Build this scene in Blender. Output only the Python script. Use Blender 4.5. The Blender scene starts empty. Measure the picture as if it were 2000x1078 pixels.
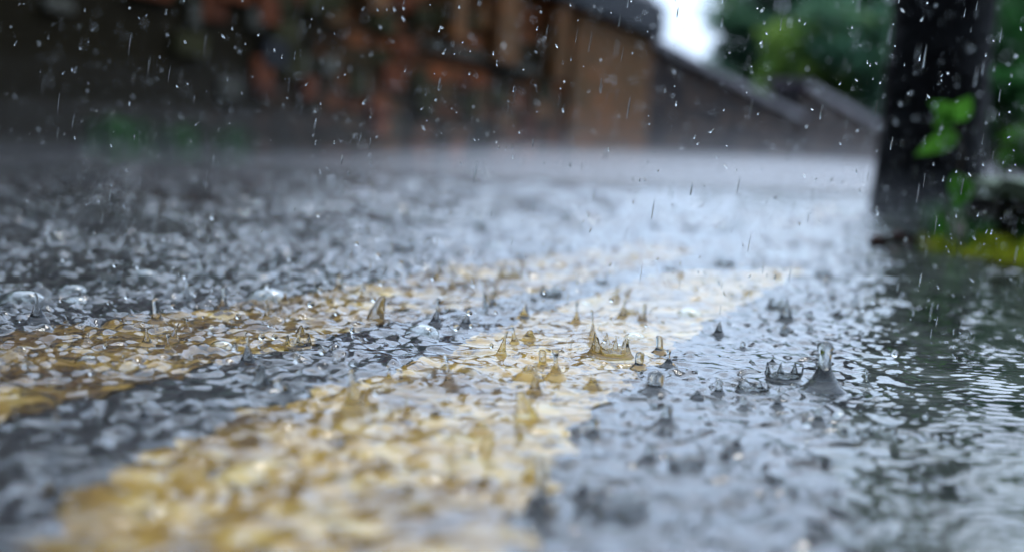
import bpy, bmesh, math, random
import numpy as np
from mathutils import Matrix, Vector, Euler

random.seed(7)
rng = np.random.default_rng(11)
R = math.radians
scene = bpy.context.scene
col = scene.collection

# ------------------------------------------------------------------ camera
CAM_H = 0.116
F = 2778.0                      # focal length in photo pixels (2000 px wide, 50 mm on 36 mm)
cam_data = bpy.data.cameras.new("camera")
cam = bpy.data.objects.new("camera", cam_data)
col.objects.link(cam)
scene.camera = cam
cam_data.lens = 50.0
cam_data.sensor_width = 36.0
cam_data.clip_start = 0.01
cam_data.clip_end = 2000.0
ROT = (Matrix.Rotation(R(90 - 5.43), 3, 'X') @ Matrix.Rotation(R(2.86), 3, 'Z'))
cam.matrix_world = Matrix.Translation((0, 0, CAM_H)) @ ROT.to_4x4()
cam_data.dof.use_dof = True
cam_data.dof.focus_distance = 0.70
cam_data.dof.aperture_fstop = 5.3

# ------------------------------------------------------------------ world, sun, exposure
SUN_EL, SUN_ROT = R(52), R(20)
world = bpy.data.worlds.new("World")
scene.world = world
world.use_nodes = True
wn, wl = world.node_tree.nodes, world.node_tree.links
wn.clear()
w_out = wn.new("ShaderNodeOutputWorld")
w_bg = wn.new("ShaderNodeBackground")
w_bg.inputs["Strength"].default_value = 0.11
sky = wn.new("ShaderNodeTexSky")
sky.sky_type = 'NISHITA'
sky.sun_disc = False
sky.sun_elevation = SUN_EL
sky.sun_rotation = SUN_ROT
sky.air_density = 1.0
sky.dust_density = 3.0
w_tc = wn.new("ShaderNodeTexCoord")
w_noise = wn.new("ShaderNodeTexNoise")
w_noise.inputs["Scale"].default_value = 2.2
w_noise.inputs["Detail"].default_value = 5.0
w_ramp = wn.new("ShaderNodeValToRGB")          # overcast cloud deck
w_ramp.color_ramp.elements[0].position = 0.32
w_ramp.color_ramp.elements[0].color = (5.6, 7.7, 11.2, 1)
w_ramp.color_ramp.elements[1].position = 0.68
w_ramp.color_ramp.elements[1].color = (11.0, 13.2, 16.4, 1)
w_mix = wn.new("ShaderNodeMix")
w_mix.data_type = 'RGBA'
w_mix.inputs["Factor"].default_value = 0.8
wl.new(w_tc.outputs["Generated"], w_noise.inputs["Vector"])
wl.new(w_noise.outputs["Fac"], w_ramp.inputs["Fac"])
wl.new(sky.outputs["Color"], w_mix.inputs["A"])
wl.new(w_ramp.outputs["Color"], w_mix.inputs["B"])
# cloud shaped for backlight: bright towards the sun ahead, darkness added behind the camera
w_dot = wn.new("ShaderNodeVectorMath"); w_dot.operation = 'DOT_PRODUCT'
w_dot.inputs[1].default_value = (math.sin(R(14)) * math.cos(R(54)), math.cos(R(14)) * math.cos(R(54)), math.sin(R(54)))
w_map = wn.new("ShaderNodeMapRange"); w_map.interpolation_type = 'SMOOTHSTEP'
w_map.inputs["From Min"].default_value = 0.05
w_map.inputs["From Max"].default_value = 0.95
w_map.inputs["To Min"].default_value = 0.09
w_map.inputs["To Max"].default_value = 1.32
w_mul = wn.new("ShaderNodeVectorMath"); w_mul.operation = 'SCALE'
wl.new(w_tc.outputs["Generated"], w_dot.inputs[0])
wl.new(w_dot.outputs["Value"], w_map.inputs["Value"])
wl.new(w_mix.outputs["Result"], w_mul.inputs[0])
w_sep = wn.new("ShaderNodeSeparateXYZ")
w_hor = wn.new("ShaderNodeMapRange")
w_hor.inputs["From Min"].default_value = 0.0
w_hor.inputs["From Max"].default_value = 0.34
w_hor.inputs["To Min"].default_value = 0.58
w_hor.inputs["To Max"].default_value = 1.0
w_m2 = wn.new("ShaderNodeMath"); w_m2.operation = 'MULTIPLY'
wl.new(w_tc.outputs["Generated"], w_sep.inputs["Vector"])
wl.new(w_sep.outputs["Z"], w_hor.inputs["Value"])
wl.new(w_map.outputs["Result"], w_m2.inputs[0]); wl.new(w_hor.outputs["Result"], w_m2.inputs[1])
wl.new(w_m2.outputs["Value"], w_mul.inputs["Scale"])
wl.new(w_mul.outputs["Vector"], w_bg.inputs["Color"])
wl.new(w_bg.outputs["Background"], w_out.inputs["Surface"])

sun_data = bpy.data.lights.new("sun", 'SUN')
sun_data.energy = 0.55
sun_data.angle = R(15)
sun_data.color = (1.0, 0.95, 0.87)
sun = bpy.data.objects.new("sun", sun_data)
col.objects.link(sun)
# the sun stands ahead of the camera, a little to the right, behind cloud
sd = Vector((math.sin(SUN_ROT) * math.cos(SUN_EL), math.cos(SUN_ROT) * math.cos(SUN_EL), math.sin(SUN_EL)))
sun.rotation_euler = sd.to_track_quat('Z', 'Y').to_euler()

scene.view_settings.view_transform = 'Standard'
scene.view_settings.look = 'None'
scene.view_settings.exposure = 1.05
scene.view_settings.gamma = 1.0
scene.cycles.max_bounces = 12
scene.cycles.transmission_bounces = 10
scene.cycles.glossy_bounces = 4
scene.cycles.diffuse_bounces = 3
scene.cycles.volume_bounces = 1
scene.cycles.transparent_max_bounces = 8
scene.cycles.sample_clamp_indirect = 8.0
scene.cycles.use_denoising = True

# ------------------------------------------------------------------ helpers
def ray(px, py):
    v = Vector(((px - 1000.0) / F, (539.0 - py) / F, -1.0))
    return ROT @ v

def ground(px, py, z=0.0):
    d = ray(px, py)
    k = (z - CAM_H) / d.z
    return Vector((d.x * k, d.y * k, z))

def at_depth(px, py, y):
    d = ray(px, py)
    k = y / d.y
    return Vector((d.x * k, y, CAM_H + d.z * k))

def smooth(me):
    me.polygons.foreach_set("use_smooth", np.ones(len(me.polygons), dtype=bool))

def mesh_from(name, verts, faces, mat=None, sm=False):
    me = bpy.data.meshes.new(name)
    me.from_pydata(verts, [], faces)
    me.update()
    if sm:
        smooth(me)
    if mat:
        me.materials.append(mat)
    return me

def link(name, me, parent=None, loc=None):
    o = bpy.data.objects.new(name, me)
    col.objects.link(o)
    if parent:
        o.parent = parent
    if loc is not None:
        o.location = loc
    return o

def empty(name, loc=(0, 0, 0), rz=0.0):
    o = bpy.data.objects.new(name, None)
    o.empty_display_size = 0.05
    col.objects.link(o)
    o.location = loc
    o.rotation_euler = (0, 0, rz)
    return o

def tag(o, label=None, cat=None, group=None, kind=None):
    if label: o["label"] = label
    if cat: o["category"] = cat
    if group: o["group"] = group
    if kind: o["kind"] = kind
    return o

class MB:
    """collects verts and faces"""
    def __init__(self):
        self.v, self.f = [], []
    def add(self, verts, faces):
        b = len(self.v)
        self.v.extend([tuple(p) for p in verts])
        self.f.extend([tuple(i + b for i in f) for f in faces])
    def hexa(self, p):              # 8 corners: bottom 4 ccw, top 4 ccw
        self.add(p, [(3, 2, 1, 0), (4, 5, 6, 7), (0, 1, 5, 4), (1, 2, 6, 5), (2, 3, 7, 6), (3, 0, 4, 7)])
    def box(self, x0, x1, y0, y1, z0, z1):
        self.hexa([(x0, y0, z0), (x1, y0, z0), (x1, y1, z0), (x0, y1, z0),
                   (x0, y0, z1), (x1, y0, z1), (x1, y1, z1), (x0, y1, z1)])
    def tube(self, pts, rad, n=10, cap=True, wob=0.0):
        pts = [Vector(p) for p in pts]
        rings = []
        for i, p in enumerate(pts):
            t = (pts[min(i + 1, len(pts) - 1)] - pts[max(i - 1, 0)]).normalized()
            a = t.orthogonal().normalized() if abs(t.z) < 0.9 else Vector((1, 0, 0))
            a = (a - t * a.dot(t)).normalized()
            b = t.cross(a)
            ring = []
            for k in range(n):
                an = 2 * math.pi * k / n
                r = rad[i] * (1 + wob * (random.random() - 0.5))
                ring.append(p + a * math.cos(an) * r + b * math.sin(an) * r)
            rings.append(ring)
        vs = [q for r in rings for q in r]
        fs = []
        for i in range(len(rings) - 1):
            for k in range(n):
                k2 = (k + 1) % n
                fs.append((i * n + k, i * n + k2, (i + 1) * n + k2, (i + 1) * n + k))
        if cap:
            fs.append(tuple(reversed(range(n))))
            fs.append(tuple(range((len(rings) - 1) * n, len(rings) * n)))
        self.add(vs, fs)
    def build(self, name, mat, parent=None, sm=False, bevel=0.0):
        me = mesh_from(name, self.v, self.f, mat, sm)
        o = link(name, me, parent)
        if bevel:
            m = o.modifiers.new("bevel", 'BEVEL')
            m.width = bevel
            m.segments = 2
        return o

# ------------------------------------------------------------------ materials
def new_mat(name):
    m = bpy.data.materials.new(name)
    m.use_nodes = True
    n, l = m.node_tree.nodes, m.node_tree.links
    return m, n, l, n["Principled BSDF"]

def ramp(n, stops):
    r = n.new("ShaderNodeValToRGB")
    cr = r.color_ramp
    while len(cr.elements) < len(stops):
        cr.elements.new(0.5)
    for e, (p, c) in zip(cr.elements, stops):
        e.position = p
        e.color = (*c, 1)
    return r

def noise(n, scale, detail=4, rough=0.55):
    t = n.new("ShaderNodeTexNoise")
    t.inputs["Scale"].default_value = scale
    t.inputs["Detail"].default_value = detail
    t.inputs["Roughness"].default_value = rough
    return t

def noise_mat(name, stops, scale, rough=0.6, bump=0.3, bscale=None, bdist=0.01, detail=5, spec=0.06):
    m, n, l, p = new_mat(name)
    tc = n.new("ShaderNodeTexCoord")
    t = noise(n, scale, detail)
    l.new(tc.outputs["Object"], t.inputs["Vector"])
    r = ramp(n, stops)
    l.new(t.outputs["Fac"], r.inputs["Fac"])
    l.new(r.outputs["Color"], p.inputs["Base Color"])
    p.inputs["Roughness"].default_value = rough
    p.inputs["Specular IOR Level"].default_value = spec
    if bump:
        t2 = noise(n, bscale or scale * 4, 6)
        l.new(tc.outputs["Object"], t2.inputs["Vector"])
        b = n.new("ShaderNodeBump")
        b.inputs["Strength"].default_value = bump
        b.inputs["Distance"].default_value = bdist
        l.new(t2.outputs["Fac"], b.inputs["Height"])
        l.new(b.outputs["Normal"], p.inputs["Normal"])
    return m

def water_mat(name, bump=0.0):
    m = bpy.data.materials.new(name)
    m.use_nodes = True
    n, l = m.node_tree.nodes, m.node_tree.links
    n.clear()
    out = n.new("ShaderNodeOutputMaterial")
    g = n.new("ShaderNodeBsdfGlass")
    g.inputs["IOR"].default_value = 1.333
    g.inputs["Roughness"].default_value = 0.0
    g.inputs["Color"].default_value = (0.97, 0.985, 0.98, 1)
    if bump:
        tc = n.new("ShaderNodeTexCoord")
        t = noise(n, 60, 3)
        l.new(tc.outputs["Object"], t.inputs["Vector"])
        b = n.new("ShaderNodeBump")
        b.inputs["Strength"].default_value = bump
        b.inputs["Distance"].default_value = 0.02
        l.new(t.outputs["Fac"], b.inputs["Height"])
        l.new(b.outputs["Normal"], g.inputs["Normal"])
    l.new(g.outputs["BSDF"], out.inputs["Surface"])
    return m

M_WATER = water_mat("water")
M_WATER_FAR = water_mat("far_water", bump=0.55)
M_DROP = water_mat("drop_water")

# asphalt: dark binder with paler chips
m, n, l, p = new_mat("asphalt")
tc = n.new("ShaderNodeTexCoord")
vo = n.new("ShaderNodeTexVoronoi"); vo.inputs["Scale"].default_value = 130
l.new(tc.outputs["Object"], vo.inputs["Vector"])
r1 = ramp(n, [(0.0, (0.012, 0.012, 0.014)), (0.5, (0.026, 0.026, 0.03)), (1.0, (0.075, 0.07, 0.07))])
sep = n.new("ShaderNodeSeparateColor")
l.new(vo.outputs["Color"], sep.inputs["Color"])
l.new(sep.outputs["Red"], r1.inputs["Fac"])
nz = noise(n, 3.0); l.new(tc.outputs["Object"], nz.inputs["Vector"])
mx = n.new("ShaderNodeMix"); mx.data_type = 'RGBA'; mx.blend_type = 'MULTIPLY'
mx.inputs["Factor"].default_value = 0.5
l.new(r1.outputs["Color"], mx.inputs["A"]); l.new(nz.outputs["Color"], mx.inputs["B"])
l.new(mx.outputs["Result"], p.inputs["Base Color"])
p.inputs["Roughness"].default_value = 0.7
b = n.new("ShaderNodeBump"); b.inputs["Strength"].default_value = 0.6; b.inputs["Distance"].default_value = 0.003
l.new(vo.outputs["Distance"], b.inputs["Height"]); l.new(b.outputs["Normal"], p.inputs["Normal"])
M_ASPHALT = m

# worn yellow road paint
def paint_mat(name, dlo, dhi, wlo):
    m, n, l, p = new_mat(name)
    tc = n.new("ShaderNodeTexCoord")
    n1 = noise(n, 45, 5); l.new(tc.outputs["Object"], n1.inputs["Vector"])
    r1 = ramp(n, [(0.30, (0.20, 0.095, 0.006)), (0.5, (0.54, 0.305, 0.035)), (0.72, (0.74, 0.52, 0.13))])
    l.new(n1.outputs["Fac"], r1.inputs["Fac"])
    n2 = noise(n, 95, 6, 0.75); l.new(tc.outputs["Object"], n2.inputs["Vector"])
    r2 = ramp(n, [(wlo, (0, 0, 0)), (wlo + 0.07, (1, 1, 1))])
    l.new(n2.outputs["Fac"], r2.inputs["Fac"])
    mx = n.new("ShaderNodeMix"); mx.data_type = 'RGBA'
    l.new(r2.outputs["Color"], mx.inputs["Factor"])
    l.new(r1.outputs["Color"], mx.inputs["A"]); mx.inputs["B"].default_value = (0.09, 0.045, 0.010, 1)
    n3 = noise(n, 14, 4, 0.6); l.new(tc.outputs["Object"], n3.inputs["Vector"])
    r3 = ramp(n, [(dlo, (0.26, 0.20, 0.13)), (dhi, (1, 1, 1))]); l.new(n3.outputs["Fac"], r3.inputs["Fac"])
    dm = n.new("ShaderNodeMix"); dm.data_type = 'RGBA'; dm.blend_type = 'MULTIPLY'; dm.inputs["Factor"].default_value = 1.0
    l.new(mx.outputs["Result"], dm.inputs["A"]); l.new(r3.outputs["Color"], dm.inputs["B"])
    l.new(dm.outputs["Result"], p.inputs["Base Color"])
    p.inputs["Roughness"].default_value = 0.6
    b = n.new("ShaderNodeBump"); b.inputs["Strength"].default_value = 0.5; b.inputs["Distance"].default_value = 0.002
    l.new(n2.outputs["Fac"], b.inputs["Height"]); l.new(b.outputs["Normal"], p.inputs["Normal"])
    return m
M_PAINT = paint_mat("yellow_paint", 0.34, 0.54, 0.54)
M_PAINT_WORN_DIM = paint_mat("worn_dimmed_yellow_paint", 0.42, 0.66, 0.50)  # left line: wear, plus the building's dark reflection painted into the colour

# wet brick, stained
def brick_mat(name, c1, c2, mortar, stain, bw, bh, stain_lo, stain_hi, dark_end=None):
    m, n, l, p = new_mat(name)
    tc = n.new("ShaderNodeTexCoord")
    mp = n.new("ShaderNodeMapping"); mp.inputs["Rotation"].default_value = (R(90), 0, 0)
    l.new(tc.outputs["Object"], mp.inputs["Vector"])
    br = n.new("ShaderNodeTexBrick")
    br.inputs["Scale"].default_value = 1.0
    br.inputs["Brick Width"].default_value = bw
    br.inputs["Row Height"].default_value = bh
    br.inputs["Mortar Size"].default_value = 0.012
    br.inputs["Color1"].default_value = (*c1, 1)
    br.inputs["Color2"].default_value = (*c2, 1)
    br.inputs["Mortar"].default_value = (*mortar, 1)
    l.new(mp.outputs["Vector"], br.inputs["Vector"])
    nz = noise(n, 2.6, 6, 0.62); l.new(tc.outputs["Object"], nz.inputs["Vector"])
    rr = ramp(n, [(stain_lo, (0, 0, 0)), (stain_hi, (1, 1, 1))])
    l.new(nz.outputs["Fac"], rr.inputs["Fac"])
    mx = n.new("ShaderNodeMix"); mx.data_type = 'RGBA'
    if dark_end is None:
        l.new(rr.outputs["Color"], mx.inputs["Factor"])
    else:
        sx = n.new("ShaderNodeSeparateXYZ"); l.new(tc.outputs["Object"], sx.inputs["Vector"])  # wall runs darker towards its left end, with a noisy edge
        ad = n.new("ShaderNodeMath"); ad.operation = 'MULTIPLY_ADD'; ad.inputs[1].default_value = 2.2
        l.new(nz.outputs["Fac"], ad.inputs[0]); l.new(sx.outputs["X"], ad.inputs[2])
        mr = n.new("ShaderNodeMapRange"); mr.inputs["From Min"].default_value = dark_end; mr.inputs["From Max"].default_value = dark_end + 1.6
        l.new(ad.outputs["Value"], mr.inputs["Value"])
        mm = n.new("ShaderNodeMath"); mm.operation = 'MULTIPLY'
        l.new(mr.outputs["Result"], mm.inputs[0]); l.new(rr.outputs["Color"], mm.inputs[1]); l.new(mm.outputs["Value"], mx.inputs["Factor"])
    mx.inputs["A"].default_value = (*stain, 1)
    l.new(br.outputs["Color"], mx.inputs["B"])
    l.new(mx.outputs["Result"], p.inputs["Base Color"])
    p.inputs["Roughness"].default_value = 0.8
    p.inputs["Specular IOR Level"].default_value = 0.05
    b = n.new("ShaderNodeBump"); b.inputs["Strength"].default_value = 0.8; b.inputs["Distance"].default_value = 0.02
    l.new(br.outputs["Fac"], b.inputs["Height"]); b.invert = True
    l.new(b.outputs["Normal"], p.inputs["Normal"])
    return m
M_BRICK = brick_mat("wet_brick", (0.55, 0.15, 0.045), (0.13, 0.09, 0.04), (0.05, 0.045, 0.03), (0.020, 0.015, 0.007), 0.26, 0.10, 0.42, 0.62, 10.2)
M_PIER = brick_mat("orange_brick", (0.40, 0.145, 0.045), (0.22, 0.11, 0.05), (0.16, 0.11, 0.07), (0.16, 0.09, 0.04), 0.22, 0.09, 0.35, 0.6)
M_DARKSTONE = noise_mat("dark_wet_stone", [(0.3, (0.012, 0.013, 0.016)), (0.6, (0.035, 0.034, 0.034)), (0.8, (0.09, 0.065, 0.05))], 3.0, 0.5, 0.6, 14, 0.03)
M_OLDWALL = brick_mat("brown_masonry", (0.20, 0.115, 0.07), (0.07, 0.055, 0.05), (0.03, 0.028, 0.027), (0.022, 0.02, 0.022), 0.30, 0.12, 0.36, 0.62)
M_RUST = noise_mat("rust_brick", [(0.3, (0.05, 0.02, 0.012)), (0.55, (0.20, 0.06, 0.025)), (0.8, (0.36, 0.14, 0.05))], 6.0, 0.8, 0.4, 25)
M_MOSSY = noise_mat("mossy_stone", [(0.3, (0.015, 0.014, 0.007)), (0.6, (0.06, 0.055, 0.022)), (0.8, (0.12, 0.11, 0.06))], 7.0, 0.8, 0.4, 25)
M_COPING = noise_mat("coping_stone", [(0.36, (0.03, 0.028, 0.032)), (0.6, (0.20, 0.17, 0.20))], 5.0, 0.35, 0.3, 20)
M_SLATE = noise_mat("dark_slate", [(0.3, (0.008, 0.010, 0.016)), (0.7, (0.02, 0.024, 0.034))], 5.0, 0.45, 0.4, 12)
M_LEDGE = noise_mat("ledge_stone", [(0.35, (0.05, 0.048, 0.035)), (0.7, (0.14, 0.13, 0.10))], 9.0, 0.5, 0.4, 25)
M_RENDER = noise_mat("pale_render", [(0.3, (0.42, 0.36, 0.42)), (0.7, (0.55, 0.48, 0.54))], 2.0, 0.7, 0.1)
M_BARK = noise_mat("wet_bark", [(0.32, (0.003, 0.003, 0.003)), (0.6, (0.010, 0.010, 0.011)), (0.8, (0.022, 0.030, 0.032))], 9.0, 0.42, 1.0, 22, 0.03)
M_STEM = noise_mat("stem", [(0.3, (0.03, 0.022, 0.014)), (0.7, (0.07, 0.05, 0.03))], 40.0, 0.6, 0.2)
def leafy(m, k=0.5):
    n, l = m.node_tree.nodes, m.node_tree.links
    p = n["Principled BSDF"]; out = n["Material Output"]
    t = n.new("ShaderNodeBsdfTranslucent"); a = n.new("ShaderNodeMixShader"); a.inputs["Fac"].default_value = k
    src = p.inputs["Base Color"].links[0].from_socket
    hs = n.new("ShaderNodeHueSaturation"); hs.inputs["Value"].default_value = 1.6
    l.new(src, hs.inputs["Color"]); l.new(hs.outputs["Color"], t.inputs["Color"])
    l.new(p.outputs["BSDF"], a.inputs[1]); l.new(t.outputs["BSDF"], a.inputs[2]); l.new(a.outputs["Shader"], out.inputs["Surface"])
    return m
M_LEAF_T = noise_mat("tree_leaf", [(0.3, (0.03, 0.085, 0.058)), (0.55, (0.07, 0.15, 0.085)), (0.75, (0.16, 0.24, 0.06))], 1.4, 0.5, 0)
M_LEAF_D = noise_mat("dark_leaf", [(0.3, (0.010, 0.040, 0.014)), (0.7, (0.035, 0.13, 0.028))], 2.5, 0.5, 0)
M_LEAF_B = noise_mat("bright_leaf", [(0.3, (0.028, 0.11, 0.012)), (0.7, (0.065, 0.19, 0.02))], 30.0, 0.35, 0)
M_MOSS = noise_mat("moss", [(0.3, (0.05, 0.09, 0.010)), (0.55, (0.17, 0.20, 0.012)), (0.78, (0.32, 0.24, 0.012))], 22.0, 0.8, 0.6, 200, 0.005)
M_LEAF_Y = noise_mat("yellow_green_leaf", [(0.3, (0.06, 0.15, 0.04)), (0.7, (0.22, 0.32, 0.06))], 1.4, 0.5, 0)
for _m in (M_LEAF_Y, M_LEAF_T, M_LEAF_D, M_LEAF_B, M_MOSS): leafy(_m)
M_SOIL = noise_mat("wet_soil", [(0.3, (0.012, 0.009, 0.007)), (0.6, (0.035, 0.024, 0.016)), (0.8, (0.05, 0.06, 0.015))], 16.0, 0.55, 0.8, 90, 0.01)
M_SILT = noise_mat("silt", [(0.34, (0.03, 0.033, 0.03)), (0.55, (0.11, 0.12, 0.10)), (0.75, (0.22, 0.23, 0.20))], 17.0, 0.9, 0.4, 150, 0.004)
M_BLOCK = noise_mat("black_stone", [(0.3, (0.004, 0.004, 0.003)), (0.7, (0.014, 0.012, 0.008))], 14.0, 0.6, 0.8, 40, 0.01)
M_BLOCKTOP = noise_mat("lichen_stone", [(0.36, (0.03, 0.06, 0.02)), (0.5, (0.16, 0.20, 0.13)), (0.7, (0.34, 0.40, 0.33))], 24.0, 0.6, 0.5, 120, 0.004)
M_DEADLEAF = noise_mat("dead_leaf", [(0.3, (0.03, 0.012, 0.008)), (0.7, (0.09, 0.03, 0.02))], 60.0, 0.4, 0)

# ------------------------------------------------------------------ the road and its paint
LA = R(14.9)                                   # heading of the kerb and the yellow lines
LU = Vector((math.sin(LA), math.cos(LA), 0)); LV = Vector((math.cos(LA), -math.sin(LA), 0))
def lateral(x, y): return x * LV.x + y * LV.y

# ground sheet: flat road, dipping into a shallow gutter along the kerb
GUT = 0.035
xs = np.concatenate([np.linspace(-300, -8, 12), np.linspace(-6, -1.2, 12), np.linspace(-1, 3, 161), np.linspace(3.3, 12, 16), np.linspace(20, 300, 10)])
ys = np.concatenate([np.linspace(-40, -2, 8), np.linspace(-1.5, 5, 200), np.linspace(5.4, 40, 60), np.linspace(60, 600, 14)])
XX, YY = np.meshgrid(xs, ys)
TT = XX * LV.x + YY * LV.y
ZZ = -GUT * np.clip((TT + 0.06) / 0.12, 0, 1) ** 1.5
nx, ny = len(xs), len(ys)
verts = np.stack([XX, YY, ZZ], -1).reshape(-1, 3)
idx = np.arange(nx * ny).reshape(ny, nx)
faces = np.stack([idx[:-1, :-1], idx[:-1, 1:], idx[1:, 1:], idx[1:, :-1]], -1).reshape(-1, 4)
road = link("road", mesh_from("road", verts.tolist(), faces.tolist(), M_ASPHALT, True))
tag(road, "dark wet asphalt road under a film of rain water", "road", kind="structure")

def paint_strip(pairs, name, label, mat):
    """a strip with ragged edges through (left, right) pairs of ground points"""
    mb = MB()
    L, Rr = [], []
    N = 160
    for i in range(N + 1):
        f = i / N * (len(pairs) - 1)
        k = min(int(f), len(pairs) - 2); f -= k
        a = pairs[k][0].lerp(pairs[k + 1][0], f); b = pairs[k][1].lerp(pairs[k + 1][1], f)
        j = 0.003
        jl = 0.006 * math.sin(i * 0.9) * math.sin(i * 0.37 + 1) ; jr = 0.006 * math.sin(i * 0.8 + 2) * math.sin(i * 0.29)
        a = a + LV * jl; b = b + LV * jr
        L.append(a + Vector((random.uniform(-j, j), random.uniform(-j, j), 0)))
        Rr.append(b + Vector((random.uniform(-j, j), random.uniform(-j, j), 0)))
    z = 0.003
    for i in range(N):
        q = [L[i], Rr[i], Rr[i + 1], L[i + 1]]
        mb.add([(v.x, v.y, 0.0) for v in q] + [(v.x, v.y, z) for v in q],
               [(4, 5, 6, 7), (0, 3, 7, 4), (1, 5, 6, 2)] + ([(0, 4, 5, 1)] if i == 0 else []) + ([(3, 2, 6, 7)] if i == N - 1 else []))
    o = mb.build(name, mat)
    return tag(o, label, "road marking", kind="structure")

def P(s, t): return LU * s + LV * t
g0 = ground
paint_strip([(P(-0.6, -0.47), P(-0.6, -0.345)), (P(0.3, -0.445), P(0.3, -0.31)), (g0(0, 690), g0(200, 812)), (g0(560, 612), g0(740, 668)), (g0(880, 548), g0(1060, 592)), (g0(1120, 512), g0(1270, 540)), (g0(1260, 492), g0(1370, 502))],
            "road_marking", "worn yellow line on the left, farther from the kerb, under rippling water", M_PAINT_WORN_DIM)
paint_strip([(P(-0.6, -0.235), P(-0.6, -0.115)), (g0(-100, 1300), g0(930, 1300)), (g0(170, 1000), g0(1040, 1000)), (g0(485, 850), g0(1130, 870)), (g0(820, 742), g0(1255, 752)), (g0(1030, 650), g0(1390, 655)), (g0(1190, 592), g0(1500, 592)), (g0(1290, 556), g0(1570, 548))],
            "road_marking", "worn yellow line on the right, nearer the kerb, with amber splashes on it", M_PAINT)

# ------------------------------------------------------------------ splashes: where each one stands (photo pixels: x, base y, top y, base width)
ZW = 0.011
HERO = [
 # x, yb, yt, w, shape, label
 (1608, 762, 664, 104, 'thick',  "tallest grey splash column with a rounded tip, on grey water right of the yellow lines"),
 (692, 806, 722, 74, 'spike',    "tall amber splash cone with a bead of water floating over its tip"),
 (1086, 740, 682, 58, 'bead',    "slim amber splash spike beaded at the tip, on the middle of the right yellow line"),
 (1030, 740, 711, 56, 'dome',    "low rounded amber splash bump just left of the slim beaded amber spike"),
 (1247, 720, 686, 40, 'thumb',   "blunt brown splash column beside the splash crown on the right yellow line"),
 (1288, 690, 655, 36, 'thumb',   "pale green-grey splash column behind the blunt brown one, near the right line's edge"),
 (1306, 716, 682, 40, 'bead',    "small amber splash cone with a glassy bead on top at the right line's edge"),
 (1278, 766, 722, 74, 'thumb',   "grey splash column with a wide foot standing on the right line's outer edge"),
 (1300, 830, 787, 56, 'thumb',   "stout dark thumb-shaped splash in front of the right line's outer edge"),
 (1403, 656, 627, 34, 'cone',    "grey triangular splash spike at the far outer edge of the right yellow line"),
 (1453, 800, 772, 36, 'thumb',   "short upright glassy splash stub on grey water, left of the tallest column's foot"),
 (1404, 770, 738, 34, 'thumb',   "small splash stub with a wide ring behind it, left of the dark splash crowns"),
 (1518, 796, 758, 32, 'bead',    "thin splash thread rising from a dark ripple in front of the tallest column"),
 (1362, 779, 762, 28, 'dome',    "tiny dark splash nub beside the grey column on the right line's edge"),
 (850, 636, 582, 40, 'bead',     "slender clear splash spike with a bright bead, on the far part of the left line"),
 (307, 630, 582, 40, 'thumb',    "slender grey splash column on dark water left of the yellow lines"),
 (483, 714, 655, 44, 'spike',    "amber splash spike alone on the near part of the left yellow line"),
 (287, 674, 640, 34, 'spike',    "short amber splash spike at the outer edge of the left yellow line"),
 (910, 637, 603, 34, 'cone',     "dim grey splash spike between the yellow lines, next to the bright-beaded one"),
 (1023, 622, 592, 34, 'cone',    "blurred dark splash cone in the gap between the yellow lines, farther away"),
 (1268, 902, 862, 50, 'thumb',   "blurred dark splash stub in the near grey water, behind the wide splash crown"),
 (1160, 852, 812, 50, 'thumb',   "blurred splash stub on the right line's outer edge in the foreground"),
 (1058, 1004, 890, 74, 'thick',  "large out of focus splash column at the bottom, on the right line's edge"),
 (1136, 978, 925, 60, 'spike',   "out of focus dark splash cone between the nearest column and the wide crown"),
 (1692, 754, 722, 30, 'bead',    "thin forked splash thread by the fine ripples right of the tallest column"),
 (1158, 662, 606, 26, 'bead',    "thin clear splash thread behind the clear splash crown"),
 (280, 824, 772, 44, 'bead',     "blurred dark splash spike with a bead in the near part of the dark gap"),
 (74, 628, 572, 50, 'spike',     "dark splash spike at the far left edge by the large bubble"),
 (1535, 628, 582, 40, 'cone',    "blurred grey splash spike beyond the end of the right yellow line"),
 (1648, 852, 832, 40, 'cone',    "small pointed splash with a bright droplet in the near grey water"),
 (1450, 682, 666, 24, 'thumb',   "tiny square splash stub alone on pale water left of the tallest column"),
 (1158, 760, 736, 40, 'dome',    "low clear splash bump on the right yellow line in front of the crown"),
 (940, 850, 820, 60, 'dome',     "soft amber splash bump on the near part of the right yellow line"),
 (560, 770, 742, 30, 'cone',     "small splash spike at the right line's inner edge, left of the tall amber cone"),
]
CROWN = [
 (1192, 694, 74, 30, "clear splash crown with upright fingers on the right yellow line"),
 (1530, 742, 66, 26, "dark ragged splash crown right beside the tallest splash column"),
 (1470, 764, 58, 16, "low dark splash crown left of the ragged one"),
 (1208, 1000, 116, 26, "widest splash crown, out of focus in the near grey water"),
 (1340, 914, 66, 18, "out of focus dark splash crown behind the widest one"),
 (1722, 852, 54, 14, "low dark splash crown at the edge of the fine ripples on the right"),
]
BUBBLE = [
 (520, 585, 42, "large clear bubble dome left of centre on the dark water"),
 (45, 590, 46, "largest clear bubble dome at the left edge of the dark water"),
 (146, 590, 24, "small bubble dome between the leftmost bubble and the grey splash column"),
 (432, 676, 24, "clear bubble dome on the outer edge of the left yellow line"),
 (170, 704, 24, "flattened bubble dome on the near left yellow line"),
 (1640, 812, 18, "small flat bubble dome in front of the tallest splash column's foot"),
 (1240, 660, 22, "pale bubble dome on the right yellow line behind the blunt brown column"),
]
holes = []                                     # x, y, radius
hero_geo, crown_geo, bubble_geo = [], [], []
for (px, yb, yt, w, shp, lab) in HERO:
    g = ground(px, yb, ZW); sc = g.y / F * 1.02
    hero_geo.append((g, w * sc / 2, (yb - yt) * sc, shp, lab)); holes.append((g.x, g.y, w * sc / 2))
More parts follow.
